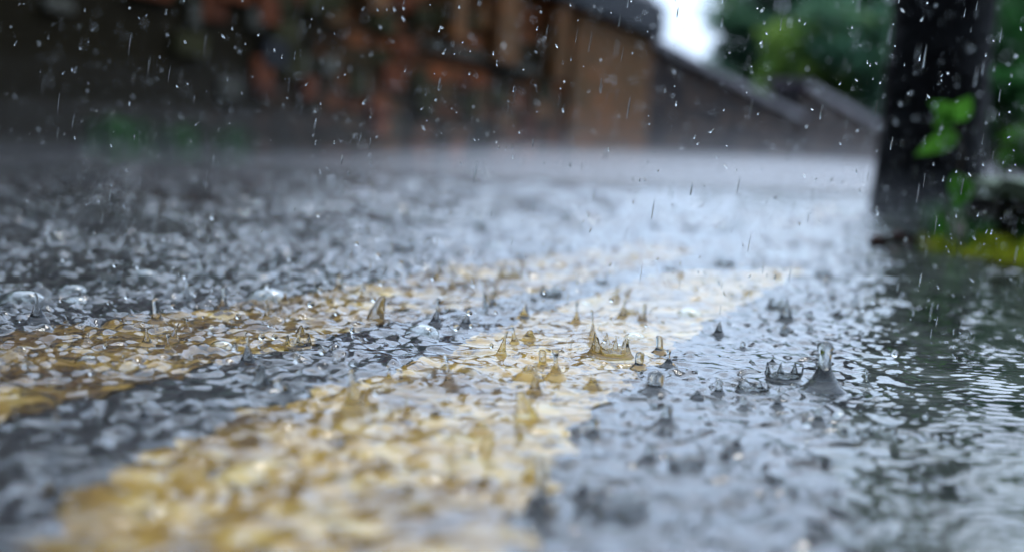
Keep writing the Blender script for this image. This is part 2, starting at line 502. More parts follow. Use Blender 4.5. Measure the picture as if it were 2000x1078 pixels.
for (px, yb, w, h, lab) in CROWN:
    g = ground(px, yb, ZW); sc = g.y / F * 1.02
    crown_geo.append((g, w * sc / 2, h * sc, lab)); holes.append((g.x, g.y, w * sc / 2 * 1.25))
for (px, yb, rp, lab) in BUBBLE:
    g = ground(px, yb, ZW); sc = g.y / F
    bubble_geo.append((g, rp * sc, lab))
# smaller repeats scattered by the rain over the whole wet lane
small_geo = []
tries = 0
while len(small_geo) < 150 and tries < 6000:
    tries += 1
    d = 0.42 * (2.9 / 0.42) ** random.random()
    u = random.uniform(-0.40, 0.30)
    x, y = u * d, d
    if lateral(x, y) > -0.02: continue
    r = random.uniform(0.0022, 0.0048)
    if any((x - hx) ** 2 + (y - hy) ** 2 < (hr + r + 0.006) ** 2 for hx, hy, hr in holes): continue
    small_geo.append((Vector((x, y, ZW)), r, r * random.uniform(1.2, 3.4), random.choice(['thumb', 'thumb', 'dome', 'bead', 'bead', 'spike', 'thick'])))
    holes.append((x, y, r))

more_crown, more_bubble = [], []
tries = 0
while (len(more_crown) < 26 or len(more_bubble) < 22) and tries < 5000:
    tries += 1
    d = 0.6 * (2.3 / 0.6) ** random.random(); u = random.uniform(-0.37, 0.22)
    x, y = u * d, d
    if lateral(x, y) > -0.03: continue
    r = random.uniform(0.004, 0.0085)
    if any((x - hx) ** 2 + (y - hy) ** 2 < (hr + r * 1.3 + 0.006) ** 2 for hx, hy, hr in holes): continue
    if len(more_crown) < 26:
        more_crown.append((Vector((x, y, ZW)), r, r * random.uniform(.5, 1.1))); holes.append((x, y, r * 1.25))
    else:
        more_bubble.append((Vector((x, y, ZW)), r * random.uniform(.8, 1.5)))
crown_geo += [(g, r, h, "small ragged crown splash, one of many on the rain-beaten road") for g, r, h in more_crown]
bubble_geo += [(g, r, "small clear bubble dome, one of many floating on the road water") for g, r in more_bubble]

# ------------------------------------------------------------------ the rippled water film (a real height field, finest near the camera)
NR, NC = 1080, 960
D0, D1, U1 = 0.22, 4.2, 0.56
dv = D0 * (D1 / D0) ** (np.arange(NR) / (NR - 1))
uv = np.linspace(-U1, U1, NC)
Y = np.repeat(dv[:, None], NC, 1)
X = Y * uv[None, :]
T = X * LV.x + Y * LV.y
H = np.zeros_like(X)
calm = np.clip((T + 0.015) / 0.05, 0, 1); calm = calm * calm * (3 - 2 * calm)      # sheltered gutter: fine ripples only
# chop: many small plane waves
for k in range(56):
    lam = 0.008 * (0.05 / 0.008) ** rng.random()
    th = rng.random() * 2 * np.pi
    amp = 0.0042 * lam
    kk = 2 * np.pi / lam
    H += amp * np.sin(kk * (X * np.cos(th) + Y * np.sin(th)) + rng.random() * 6.28)
H *= (1 - 0.8 * calm)
C = np.zeros_like(H)                            # capillary ripples fanning out over the gutter
for k in range(16):
    lam = 0.0055 * (0.013 / 0.0055) ** rng.random()
    th = LA * 0 + np.pi / 2 + rng.normal() * 0.42
    kk = 2 * np.pi / lam
    C += 0.0056 * lam * np.sin(kk * (X * np.cos(th) + Y * np.sin(th)) + rng.random() * 6.28 + 2.0 * np.sin(X * 40 + k))
H += C * np.clip(calm * 1.4, 0, 1)
# rings from rain drops
def ring(x, y, rad, lam, amp, wd):
    ext = rad + 2.2 * wd
    r0 = np.searchsorted(dv, y - ext); r1 = np.searchsorted(dv, y + ext)
    if r1 <= r0: return
    ylo = max(dv[r0], y - ext)
    us = [(x - ext) / max(y - ext, D0), (x - ext) / (y + ext), (x + ext) / max(y - ext, D0), (x + ext) / (y + ext)]
    c0 = np.searchsorted(uv, min(us)); c1 = np.searchsorted(uv, max(us))
    if c1 <= c0: return
    xx = X[r0:r1, c0:c1] - x; yy = Y[r0:r1, c0:c1] - y
    rr = np.sqrt(xx * xx + yy * yy)
    H[r0:r1, c0:c1] += amp * np.cos(2 * np.pi * (rr - rad) / lam) * np.exp(-((rr - rad) / wd) ** 2)
def scatter(n, d0, d1, amp):
    k = 0
    while k < n:
        d = math.sqrt(rng.uniform(d0 * d0, d1 * d1)); u = rng.uniform(-U1, U1)
        x = u * d
        t = lateral(x, d)
        k += 1
        if t > 0.0 and rng.random() > 0.07: continue
        wgt = max(0.30 + 0.70 * min(max((-0.13 - t) / 0.25, 0), 1), min(max((d - 0.85) / 0.5, 0), 1) * (1.0 if t < -0.03 else 0.5))
        wgt *= 0.85 + 0.45 * math.sin(x * 31 + 3 * math.sin(d * 17)) * math.sin(d * 23 + 2 * math.sin(x * 13))
        lam = rng.uniform(0.009, 0.018) * (1 if d < 1.8 else 1.5)
        ring(x, d, rng.uniform(0.003, 0.030), lam, amp * wgt * rng.uniform(0.5, 1.2) * lam / 0.009, rng.uniform(0.5, 1.0) * lam)
for k in range(260):                            # older rings, wide and clear, two or three crests each
    d = math.sqrt(rng.uniform(0.3 ** 2, 1.9 ** 2)); x = rng.uniform(-U1, U1) * d
    if lateral(x, d) > -0.01: continue
    ring(x, d, rng.uniform(0.016, 0.042), rng.uniform(0.006, 0.009), 0.00036, 0.010)
scatter(1500, 0.25, 0.85, 0.00042)
scatter(3000, 0.85, 1.7, 0.00052)
scatter(3200, 1.7, 4.1, 0.00095)
# calm collar and a ring or two round each splash
for (hx, hy, hr) in holes:
    ext = hr * 2.6 + 0.012
    r0 = np.searchsorted(dv, hy - ext); r1 = np.searchsorted(dv, hy + ext)
    c0 = np.searchsorted(uv, (hx - ext) / (hy - ext) if hx < ext else (hx - ext) / (hy + ext)); c1 = np.searchsorted(uv, (hx + ext) / (hy - ext) if hx > -ext else (hx + ext) / (hy + ext))
    xx = X[r0:r1, c0:c1] - hx; yy = Y[r0:r1, c0:c1] - hy
    rr = np.sqrt(xx * xx + yy * yy)
    k = np.clip((rr - hr) / (hr * 0.9 + 0.003), 0, 1)
    H[r0:r1, c0:c1] *= k
    wv = 0.00060 * np.cos(2 * np.pi * (rr - hr * 1.5) / 0.008) * np.exp(-((rr - hr * 1.7) / (0.5 * hr + 0.006)) ** 2) * k
    H[r0:r1, c0:c1] += wv
# blend flat into the outer sheet
ew = np.ones_like(H)
ew *= np.clip((Y - D0) / 0.05, 0, 1) * np.clip((D1 - Y) / 0.8, 0, 1) * np.clip((U1 - np.abs(uv))[None, :] / 0.04, 0, 1)
H = np.maximum(H * ew, -0.0065)
Zw = ZW + H
keep = np.ones((NR - 1, NC - 1), dtype=bool)
Xc = 0.25 * (X[:-1, :-1] + X[1:, :-1] + X[:-1, 1:] + X[1:, 1:]); Yc = 0.25 * (Y[:-1, :-1] + Y[1:, :-1] + Y[:-1, 1:] + Y[1:, 1:])
for (hx, hy, hr) in holes:
    r0 = max(np.searchsorted(dv, hy - hr) - 1, 0); r1 = np.searchsorted(dv, hy + hr)
    keep[r0:r1] &= ((Xc[r0:r1] - hx) ** 2 + (Yc[r0:r1] - hy) ** 2) > (hr * 0.86) ** 2
idx = np.arange(NR * NC).reshape(NR, NC)
fq = np.stack([idx[:-1, :-1], idx[:-1, 1:], idx[1:, 1:], idx[1:, :-1]], -1)[keep]
fq = fq.astype(np.int32)
vv = np.stack([X, Y, Zw], -1).reshape(-1, 3)
# outer sheet corners
OX, OY0, OY1 = 300.0, -40.0, 600.0
xa0, xb0, xa1, xb1 = -U1 * D0, U1 * D0, -U1 * D1, U1 * D1
me = bpy.data.meshes.new("water")
nb = len(vv)
extra = np.array([(-OX, OY0, ZW), (OX, OY0, ZW), (OX, OY1, ZW), (-OX, OY1, ZW)])
vv = np.concatenate([vv, extra])
c00, c01, c10, c11 = idx[0, 0], idx[0, -1], idx[-1, 0], idx[-1, -1]
oq = [tuple([nb, nb + 1, c01] + list(idx[0, ::-1][1:])),
      tuple([nb + 1, nb + 2, c11] + list(idx[::-1, -1][1:])),
      tuple([nb + 2, nb + 3, c10] + list(idx[-1, :][1:])),
      tuple([nb + 3, nb, c00] + list(idx[:, 0][1:]))]
nq = len(fq)
loops = np.concatenate([fq.reshape(-1)] + [np.array(q, dtype=np.int32) for q in oq])
lens = np.concatenate([np.full(nq, 4), [len(q) for q in oq]]).astype(np.int32)
me.vertices.add(len(vv)); me.vertices.foreach_set("co", vv.reshape(-1).astype(np.float32))
me.loops.add(len(loops)); me.loops.foreach_set("vertex_index", loops.astype(np.int32))
me.polygons.add(len(lens))
me.polygons.foreach_set("loop_start", (np.cumsum(lens) - lens).astype(np.int32))
me.polygons.foreach_set("loop_total", lens)
me.materials.append(M_WATER); me.materials.append(M_WATER_FAR)
mi = np.zeros(len(lens), dtype=np.int32); mi[nq:] = 1
me.polygons.foreach_set("material_index", mi)
sm = np.ones(len(lens), dtype=bool); sm[nq:] = False
me.polygons.foreach_set("use_smooth", sm)
me.update(calc_edges=True); me.validate()
water = tag(link("water", me), "rain water rippling over the whole road", "water", kind="structure")

# ------------------------------------------------------------------ splash shapes
def lathe(profile, n=22, lean=(0, 0), bump=0.0, fingers=None):
    """profile: list of (r, z) from the outer foot to the tip"""
    mb = MB(); vs = []; fs = []
    zt = max(z for r, z in profile) or 1
    ph = random.uniform(0, 6.28)
    m = len(profile)
    for i, (r, z) in enumerate(profile):
        q = (max(z, 0) / zt) ** 1.5
        for k in range(n):
            a = 2 * math.pi * k / n
            rr = r * (1 + bump * math.sin(2 * a + ph + z / zt * 3) * (1 if i else 0.0))
            zz = z
            if fingers and z > 0:
                zz = z * fingers[k] if i not in (0, m - 1) else z
            vs.append((rr * math.cos(a) + lean[0] * q, rr * math.sin(a) + lean[1] * q, zz))
    for i in range(m - 1):
        for k in range(n):
            k2 = (k + 1) % n
            fs.append((i * n + k, i * n + k2, (i + 1) * n + k2, (i + 1) * n + k))
    if profile[-1][0] > 1e-6:
        fs.append(tuple((m - 1) * n + k for k in range(n)))
    mb.add(vs, fs)
    return mb

def jet_profile(shape, Rb, Hh):
    pr = []
    neck = {'thick': 0.24, 'spike': 0.14, 'bead': 0.12, 'thumb': 0.40, 'cone': 0.10, 'dome': 0.55}[shape] * Rb
    tip = {'thick': 0.30, 'spike': 0.10, 'bead': 0.24, 'thumb': 0.36, 'cone': 0.07, 'dome': 0.5}[shape] * Rb
    kf = {'thick': .62, 'spike': .75, 'bead': .6, 'thumb': .42, 'cone': .95, 'dome': .8}[shape]
    N = 20
    top = Hh - tip
    for i in range(N):
        f = i / (N - 1)
        z = top * f
        r = neck + (Rb - neck) * (0.72 * max(1 - f / kf, 0) ** 1.25 + 0.28 * math.exp(-9 * f))
        if shape in ('bead', 'thick') and f > 0.7:
            r = r + (tip - r) * ((f - 0.7) / 0.3) ** 2
        if shape == 'dome':
            r = Rb * (1 - f) ** 0.8 * 0.55 + neck * 0.9 * math.sqrt(max(1 - f * 0.25, 0))
        pr.append((r, z))
    r_end = pr[-1][0]
    for i in range(1, 7):
        a = i / 6 * math.pi / 2
        pr.append((max(r_end * math.cos(a), 1e-5), top + tip * math.sin(a)))
    pr[0] = (Rb, -0.0004)
    return pr

def finish_splash(mb, name, loc, label, group):
    me = mesh_from(name, mb.v, mb.f, M_DROP, True)
    o = link(name, me, None, loc)
    return tag(o, label, "splash", group)

for (g, Rb, Hh, shp, lab) in hero_geo:
    mb = lathe(jet_profile(shp, Rb, Hh), 24, (random.uniform(-.12, .12) * Hh, random.uniform(-.1, .1) * Hh), 0.08)
    finish_splash(mb, "splash_jet", g, lab, "splash columns thrown up by rain drops")
protos = {}
SMALL_LAB = "small glassy splash spike, one of many thrown up across the wet road"
for (g, Rb, Hh, shp) in small_geo:
    mb = lathe(jet_profile(shp, Rb, Hh), 16, (random.gauss(0, .22) * Hh, random.gauss(0, .2) * Hh), 0.1)
    finish_splash(mb, "splash_spike", g, SMALL_LAB, "small splash spikes across the road")

def sphere_mesh(r, n=14, m=10, stretch=1.0, pinch=0.0):
    vs, fs = [], []
    for i in range(m + 1):
        a = math.pi * i / m
        z = math.cos(a)
        rr = math.sin(a) * (1 - pinch * max(z, 0))
        for k in range(n):
            b = 2 * math.pi * k / n
            vs.append((max(rr, 1e-4) * r * math.cos(b), max(rr, 1e-4) * r * math.sin(b), z * r * stretch))
    for i in range(m):
        for k in range(n):
            k2 = (k + 1) % n
            fs.append((i * n + k, (i + 1) * n + k, (i + 1) * n + k2, i * n + k2))
    return vs, fs

for (g, Rb, Hh, lab) in crown_geo:
    n = 40
    nf = random.choice([5, 6, 7])
    ph = random.uniform(0, 6.28)
    lop = random.uniform(0, .35); fing = [(1 + lop * math.sin(2 * math.pi * k / n + ph * 2)) * 0.55 + 0.75 * max(0, math.cos(nf * (2 * math.pi * k / n) + ph)) ** 3 + random.uniform(-.10, .12) for k in range(n)]
    pr = [(Rb * 1.25, -0.0004), (Rb * 1.14, Hh * .06), (Rb * 1.04, Hh * .22), (Rb * 1.0, Hh * .5), (Rb * 1.03, Hh * .85), (Rb * 1.03, Hh * 1.0),
          (Rb * .99, Hh * 1.03), (Rb * .955, Hh * .98), (Rb * .92, Hh * .6), (Rb * .86, Hh * .2), (Rb * .7, Hh * .06), (Rb * .35, Hh * .03), (1e-5, Hh * .05)]
    mb = lathe(pr, n, (0, 0), 0.10, fing)
    finish_splash(mb, "crown_splash", g, lab, "crown shaped splashes")

for (g, rr, lab) in bubble_geo:
    mb = MB()
    for (q, flip) in ((rr, False), (rr - 0.00025, True)):
        vs, fs = [], []
        m, n = 12, 28
        for i in range(m + 1):
            a = math.pi / 2 * i / m
            for k in range(n):
                b = 2 * math.pi * k / n
                vs.append((max(math.cos(a), 1e-4) * q * math.cos(b), max(math.cos(a), 1e-4) * q * math.sin(b), math.sin(a) * q * 0.62 - 0.0008))
        for i in range(m):
            for k in range(n):
                k2 = (k + 1) % n
                f = (i * n + k, i * n + k2, (i + 1) * n + k2, (i + 1) * n + k)
                fs.append(tuple(reversed(f)) if flip else f)
        mb.add(vs, fs)
    o = link("bubble", mesh_from("bubble", mb.v, mb.f, M_DROP, True), None, g)
    tag(o, lab, "bubble", "bubbles floating on the water")

# ------------------------------------------------------------------ drops in the air
drop_me = []
for st, pn in ((1.0, 0), (1.12, 0.1), (1.3, 0.2), (0.9, 0), (2.2, 0.2), (3.2, 0.2)):
    vs, fs = sphere_mesh(1.0, 16, 12, st, pn)
    drop_me.append(mesh_from("drop", vs, fs, M_DROP, True))
long_me = []
for st in (4.0, 9.0, 16.0):
    vs, fs = sphere_mesh(1.0, 12, 16, st, 0.25)
    long_me.append(mesh_from("long_drop", vs, fs, M_DROP, True))

# droplets flung from the splashes, low over the water
def droplet(loc, r, label="small round droplet flung up just above the water"):
    o = link("splash_droplet", random.choice(drop_me[:4]), None, loc)
    o.scale = (r, r, r)
    o.rotation_euler = (random.uniform(-.6, .6), random.uniform(-.6, .6), 0)
    return tag(o, label, "droplet", "droplets flung up from the water")
UNIQ = [((690, 714), 0.83, 0.0024, "bright bead of water floating right over the tall amber splash cone"),
        ((1394, 702), None, 0.0014, "leftmost of three droplets in a rising row left of the tallest splash column")]
droplet(Vector((at_depth(690, 712, 0.635))), 0.0025, UNIQ[0][3])
n_d = 1
for (px, py, y, r) in [(1393, 705, .80, .0013), (1409, 697, .80, .0018), (1426, 689, .80, .0016), (1640, 663, .82, .002), (1470, 645, .9, .0018), (1700, 540, .9, .0013), (1706, 588, .9, .0015),
                       (1535, 598, 1.0, .0022), (1152, 632, .95, .0018), (1166, 625, .95, .0012), (850, 580, .98, .002), (302, 560, 1.0, .002), (312, 575, 1.0, .0016), (82, 575, 1.0, .0017), (70, 578, 1.0, .0019),
                       (415, 742, .66, .0018), (565, 716, .69, .0018), (282, 806, .58, .002), (540, 768, .63, .0022), (362, 497, 1.35, .0035), (362, 518, 1.35, .0025), (368, 545, 1.3, .0022), (233, 502, 1.4, .003), (420, 520, 1.3, .0025),
                       (1692, 724, .75, .0012), (1700, 718, .75, .0013), (1680, 716, .75, .001), (1296, 412, 1.2, .0014), (1164, 778, .68, .0016), (1520, 690, .8, .0011), (1560, 690, .8, .001)]:
    droplet(at_depth(px, py, y), r); n_d += 1
while n_d < 290:
    d = 0.5 * (2.6 / 0.5) ** random.random() ** 0.8
    u = random.uniform(-0.38, 0.30) if random.random() < 0.35 else random.uniform(-0.38, -0.02)
    x = u * d
    if lateral(x, d) > 0.02: continue
    z = ZW + 0.004 + random.expovariate(1 / 0.016)
    droplet(Vector((x, d, z)), random.uniform(0.0006, 0.0017) * (1.0 if d < 1.05 else 1.5)); n_d += 1

# falling rain: larger drops as objects of their own, the finer rain as one mass
RL = "clear falling raindrop, one of hundreds in the heavy rain"
tilt_y = 0.10
n_r = 0
while n_r < 290:
    d = 0.60 * (2.0 / 0.60) ** (random.random() ** 1.2)
    u = random.uniform(-0.38, 0.38)
    py = random.uniform(-20, 560)
    px = 1000 + u * F
    q = at_depth(px, py, d)
    if q.z < 0.03: continue
    lng = random.random() < 0.6
    o = link("raindrop", random.choice(long_me if lng else drop_me[2:]), None, q)
    r = random.uniform(0.00028, 0.00055) * (d / 0.8) ** 0.7 * (0.75 if lng else 1.0)
    o.scale = (r, r, r)
    o.rotation_euler = (random.uniform(-.03, .03), tilt_y + random.uniform(-.03, .03), 0) if lng else (random.uniform(-1, 1), random.uniform(-1, 1), 0)
    tag(o, RL, "raindrop", "falling rain"); n_r += 1
mb = MB()
sv, sf = sphere_mesh(1.0, 8, 6, 1.0)
for k in range(5500):
    d = 0.64 * (4.5 / 0.64) ** (random.random() ** 1.15)
    u = random.uniform(-0.5, 0.5)
    low = random.random() < 0.5
    z = (0.03 + random.expovariate(1 / 0.06)) if low else random.uniform(0.02, 0.16 + 0.13 * d)
    r = random.uniform(0.00018, 0.00042) * (d / 0.8) ** 0.6
    st = 1.0 if random.random() < 0.35 else random.uniform(2, 5)
    if random.random() < 0.16: st = random.uniform(12, 26); r *= 0.6
    E = Euler((random.uniform(-.7, .7), random.uniform(-.8, .9), 0) if st < 6 else (0, tilt_y + random.uniform(-.05, .05), 0)).to_matrix()
    c = Vector((u * d, d, z))
    mb.add([c + E @ Vector((x * r, y * r, zz * r * st)) for (x, y, zz) in sv], sf)
rain = mb.build("rain", M_DROP, None, True)
tag(rain, "fine rain and spray filling the air over the road", "rain", kind="stuff")

# ------------------------------------------------------------------ walls across the road
WA = R(22.5)
WU = Vector((math.sin(WA), math.cos(WA), 0)); WV = Vector((math.cos(WA), -math.sin(WA), 0))
W_T = -3.29
def wall_s(px, t=W_T):
    """distance along the wall where photo column px meets the wall face"""
    u = (px - 1000) / F
    d = t / (u * WV.x + WV.y)
    return u * d * WU.x + d * WU.y
def wall_empty(name, s0):
    p = WU * s0 + WV * W_T
    return empty(name, (p.x, p.y, 0), math.pi / 2 - WA)      # local x runs along the wall, local -y faces the road

S1 = wall_s(1235); S0 = -4.0
bw = wall_empty("brick_building", S0)
tag(bw, "low dark wet brick building with an orange brick end under a thick slate eave", "building")
LEN = S1 - S0
def ht(s): return 1.30 + (0.93 - 1.30) * (s / LEN)
def prism(mb, s0, s1, y0, y1, zb, z0, z1):
    """a length of wall whose top runs from z0 to z1; zb is the bottom (a number or a pair)"""
    b0, b1 = zb if isinstance(zb, tuple) else (zb, zb)
    mb.hexa([(s0, y0, b0), (s1, y0, b1), (s1, y1, b1), (s0, y1, b0), (s0, y0, z0), (s1, y0, z1), (s1, y1, z1), (s0, y1, z0)])
SP = wall_s(1085) - S0
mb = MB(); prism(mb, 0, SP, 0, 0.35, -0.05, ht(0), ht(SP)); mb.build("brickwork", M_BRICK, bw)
mb = MB(); prism(mb, SP, LEN, -0.05, 0.40, -0.05, ht(SP), ht(LEN)); mb.build("pier", M_PIER, bw, bevel=0.01)
mb = MB(); prism(mb, 0, LEN + 0.06, -0.13, 0.5, (ht(0), ht(LEN)), ht(0) + 0.29, ht(LEN) + 0.24); mb.build("eave", M_SLATE, bw, bevel=0.015)
mb = MB()                                     # slate roof rising behind the eave
a0, a1 = ht(0) + 0.29, ht(LEN) + 0.24
mb.hexa([(0, -0.10, a0), (LEN + 0.05, -0.10, a1), (LEN + 0.05, 1.5, a1), (0, 1.5, a0),
         (0, 0.95, a0 + 1.25), (LEN + 0.05, 0.95, a1 + 1.05), (LEN + 0.05, 1.05, a1 + 1.05), (0, 1.05, a0 + 1.25)])
mb.build("roof", M_SLATE, bw)
mb = MB(); prism(mb, 0, LEN, 0.42, 1.4, -0.05, ht(0) - .01, ht(LEN) - .01); mb.build("back_room", M_DARKSTONE, bw)
mb = MB(); qa, qb = wall_s(800) - S0, wall_s(1020) - S0; prism(mb, qa, qb, -0.035, 0.0, (0.555, 0.52), 0.60, 0.56); mb.build("string_course", M_LEDGE, bw, bevel=0.008)
for (pa, pb, za, zb_) in ((925, 965, .55, 1.0), (1040, 1062, .5, .98), (672, 706, .68, 1.10), (835, 862, .62, 1.02)):   # orange brick buttresses
    a, b_ = wall_s(pa) - S0, wall_s(pb) - S0
    mb = MB(); mb.box(a, b_, -0.09, 0.0, za, min(zb_, ht(b_) - 0.01)); mb.build("buttress", M_PIER, bw, bevel=0.01)
for (px, py, w_, h_, mt) in ((490, 150, 54, 76, M_RUST), (560, 125, 60, 40, M_LEDGE), (620, 130, 50, 36, M_LEDGE), (430, 175, 60, 40, M_LEDGE), (355, 30, 30, 50, M_LEDGE), (90, 12, 70, 24, M_LEDGE), (475, 40, 50, 40, M_LEDGE)):
    u = (px - 1000) / F; d = W_T / (u * WV.x + WV.y); q = at_depth(px, py, d); s = wall_s(px) - S0
    mb = MB(); ws = w_ * d / F * 1.25; hs = h_ * d / F
    mb.box(s - ws / 2, s + ws / 2, -0.03, 0.0, q.z - hs / 2, q.z + hs / 2)
    mb.build("stone", mt, bw, bevel=0.012)

for k in range(90):                            # odd bricks and stones standing slightly proud, rusty, brown or mossy
    s_ = random.uniform(8.3, SP - 0.2); z_ = random.uniform(0.22, 1.05)
    if z_ > ht(s_) - 0.12: continue
    if qa - .2 < s_ < qb + .2 and 0.44 < z_ < 0.68: continue
    mt = random.choice([M_RUST, M_RUST, M_MOSSY, M_MOSSY, M_DARKSTONE] if s_ < 9.6 else [M_RUST, M_RUST, M_PIER, M_MOSSY])
    w_, h_ = random.uniform(.10, .24), random.uniform(.07, .16)
    mb = MB(); mb.box(s_ - w_ / 2, s_ + w_ / 2, -0.012 - 0.0003 * k, 0.0, z_ - h_ / 2, z_ + h_ / 2); mb.build("stone", mt, bw, bevel=0.006)

S2 = wall_s(1545)
gw = wall_empty("stone_wall", S1 + 0.07)
tag(gw, "low dark stone wall with a sloping pale coping, running on from the brick building's orange end", "wall")
L2 = S2 - S1 - 0.07
mb = MB(); prism(mb, 0, L2, 0.02, 0.35, -0.05, 0.88, 0.50); mb.build("stonework", M_OLDWALL, gw)
mb = MB(); prism(mb, 0, L2, -0.05, 0.42, (0.88, 0.50), 0.95, 0.57); mb.build("coping", M_COPING, gw, bevel=0.01)
S3 = wall_s(1740)
gw2 = wall_empty("stone_wall", S2 + 0.02)
tag(gw2, "farthest dark wall with a grey coping stepping down behind the tree trunk", "wall")
L3 = S3 - S2
mb = MB(); prism(mb, 0, L3, 0.0, 0.35, -0.05, 0.86, 0.42); mb.build("stonework", M_OLDWALL, gw2)
mb = MB(); prism(mb, 0, L3, -0.06, 0.42, (0.86, 0.42), 0.96, 0.52); mb.build("coping", M_COPING, gw2, bevel=0.01)

# pale house far behind the wall
hc = at_depth(1415, 160, 30)
hs = empty("pale_house", (hc.x, hc.y, 0), math.pi / 2 - WA)
tag(hs, "far pale house end showing between the low dark wall and the trees", "house")
mb = MB(); mb.box(-0.55, 0.45, -0.6, 0.6, -0.05, 1.66); mb.build("wall", M_RENDER, hs)
mb = MB()
mb.add([(-0.65, -0.7, 1.66), (0.55, -0.7, 1.66), (0.55, 0.7, 1.66), (-0.65, 0.7, 1.66), (-0.65, 0, 2.0), (0.55, 0, 2.0)],
       [(0, 1, 5, 4), (2, 3, 4, 5), (1, 2, 5), (3, 0, 4), (3, 2, 1, 0)])
mb.build("roof", M_COPING, hs)

# ------------------------------------------------------------------ foliage
def leaf_cloud(name, mat, parent, clumps, per, size):
    """many small leaves in clumps (centre, radius)"""
    mb = MB()
    for (c, rad) in clumps:
        for k in range(per):
            v = Vector((random.gauss(0, 1), random.gauss(0, 1), random.gauss(0, 1))).normalized() * rad * random.random() ** 0.45
            p_ = Vector(c) + Vector((v.x, v.y, v.z * 0.8))
            s = size * random.uniform(0.6, 1.4)
            E = Euler((random.uniform(-1.2, 1.2), random.uniform(-1.2, 1.2), random.uniform(0, 6.28))).to_matrix()
            mb.add([p_ + E @ Vector(q) for q in ((-s, 0, 0), (0, -s * .42, s * .1), (s, 0, -s * .1), (0, s * .42, s * .1))], [(0, 1, 2, 3)])
    return mb.build(name, mat, parent)

def tree(name, base, height, crown_r, crown_z, nclump, per, leaf, mat, trunk_r, label, cat="tree", group=None, lean=0.0):
    t = empty(name, base)
    tag(t, label, cat, group)
    mb = MB()
    mb.tube([(0, 0, -0.03), (lean * .3, 0, height * .35), (lean, 0, height * .8)], [trunk_r * 1.2, trunk_r, trunk_r * .3], 10)
    clumps = []
    for k in range(nclump):
        a = random.uniform(0, 6.28); e = random.uniform(-0.9, 1.0)
        rr = crown_r * random.uniform(.35, .95)
        c = Vector((math.cos(a) * rr * math.sqrt(1 - min(e * e, .9)) + lean, math.sin(a) * rr * math.sqrt(1 - min(e * e, .9)), crown_z + e * crown_r * .85))
        clumps.append((c, crown_r * random.uniform(.26, .46)))
        if k % 3 == 0:
            mb.tube([(lean * .6, 0, crown_z - crown_r * .5), tuple(c)], [trunk_r * .45, trunk_r * .1], 6)
    mb.build("trunk", M_STEM, t)
    leaf_cloud("crown", mat, t, clumps, per, leaf)
    return t

TG = "trees beyond the far wall"
def far_tree(px, py, d, rpx, label, mat=M_LEAF_T, n=44, per=190):
    c = at_depth(px, py, d); r = rpx * d / F
    tree("broadleaf_tree", (c.x, d, 0), c.z + r * .6, r, c.z, n, per, r * .075, mat, r * .09, label, group=TG)
far_tree(1515, 50, 27, 128, "green tree right beside the bright gap of sky, above the low wall")
far_tree(1640, 110, 24, 120, "denser green tree between the sky-side tree and the dark trunk", M_LEAF_T)
far_tree(1695, 20, 30, 120, "dark green tree rising highest just left of the dark trunk", M_LEAF_D)
bt = WU * 6.5 + WV * (W_T - 2.6)  # unseen trees added here to darken reflections in the water on the left
tree("broadleaf_tree", (bt.x, bt.y, 0), 4.6, 1.9, 3.3, 40, 170, .15, M_LEAF_D, .16, "big unseen tree behind the brick building, added to darken reflections", group=TG)
bt = WU * 2.2 + WV * (W_T - 2.4)
tree("broadleaf_tree", (bt.x, bt.y, 0), 4.4, 1.9, 3.1, 40, 170, .15, M_LEAF_D, .16, "big unseen tree behind the near end of the brick building, added to darken reflections", group=TG)
far_tree(1960, 60, 12, 150, "dark green tree right of the dark trunk at the picture's edge", M_LEAF_D, 30, 120)
far_tree(2120, -40, 14, 170, "tall green tree mostly outside the right edge of the picture", M_LEAF_D, 30, 120)

far_tree(2190, -150, 9, 270, "tall dark tree right of the trunk, its crown above the picture", M_LEAF_D, 50, 190)
far_tree(2330, 60, 6, 330, "tree on the verge wholly right of the picture", M_LEAF_D, 50, 190)
far_tree(1700, 185, 25, 75, "low dark tree in the notch between the farthest coping and the trunk", M_LEAF_T, 30, 200)
far_tree(1570, 150, 24, 105, "yellow-green low tree in front of the others, between the coping and the trunk", M_LEAF_Y, 44, 220)
far_tree(1450, 70, 26, 62, "small green tree at the right rim of the bright sky gap", M_LEAF_T, 30, 200)
# shrubs right of the trunk
def shrub(px, py, d, rpx, label, mat, per=160, leaf=.12):
    c = at_depth(px, py, d); r = rpx * d / F
    t = empty("shrub", (c.x, c.y, 0.02)); tag(t, label, "shrub", "shrubs on the verge")
    cl = [(Vector((random.uniform(-r, r) * .7, random.uniform(-r, r) * .6, max(c.z - .02 + random.uniform(-r, r) * .7, r * .15))), r * random.uniform(.3, .5)) for _ in range(12)]
    mb = MB()
    for (q, _r) in cl[:6]:
        mb.tube([(0, 0, -0.03), (q.x * .5, q.y * .5, q.z * .6), tuple(q)], [r * .04, r * .03, r * .01], 6)
    mb.build("stem", M_STEM, t)
    leaf_cloud("foliage", mat, t, cl, per, r * leaf)
shrub(1970, 225, 4.6, 95, "mid green shrub right of the dark trunk, behind the mossy stone block", M_LEAF_D)
shrub(1985, 300, 3.2, 62, "bright yellow-green shrub right above the mossy stone block", M_LEAF_B, 120, .14)
shrub(2110, 230, 3.6, 120, "bushy green shrub outside the right edge beyond the stone block", M_LEAF_D)

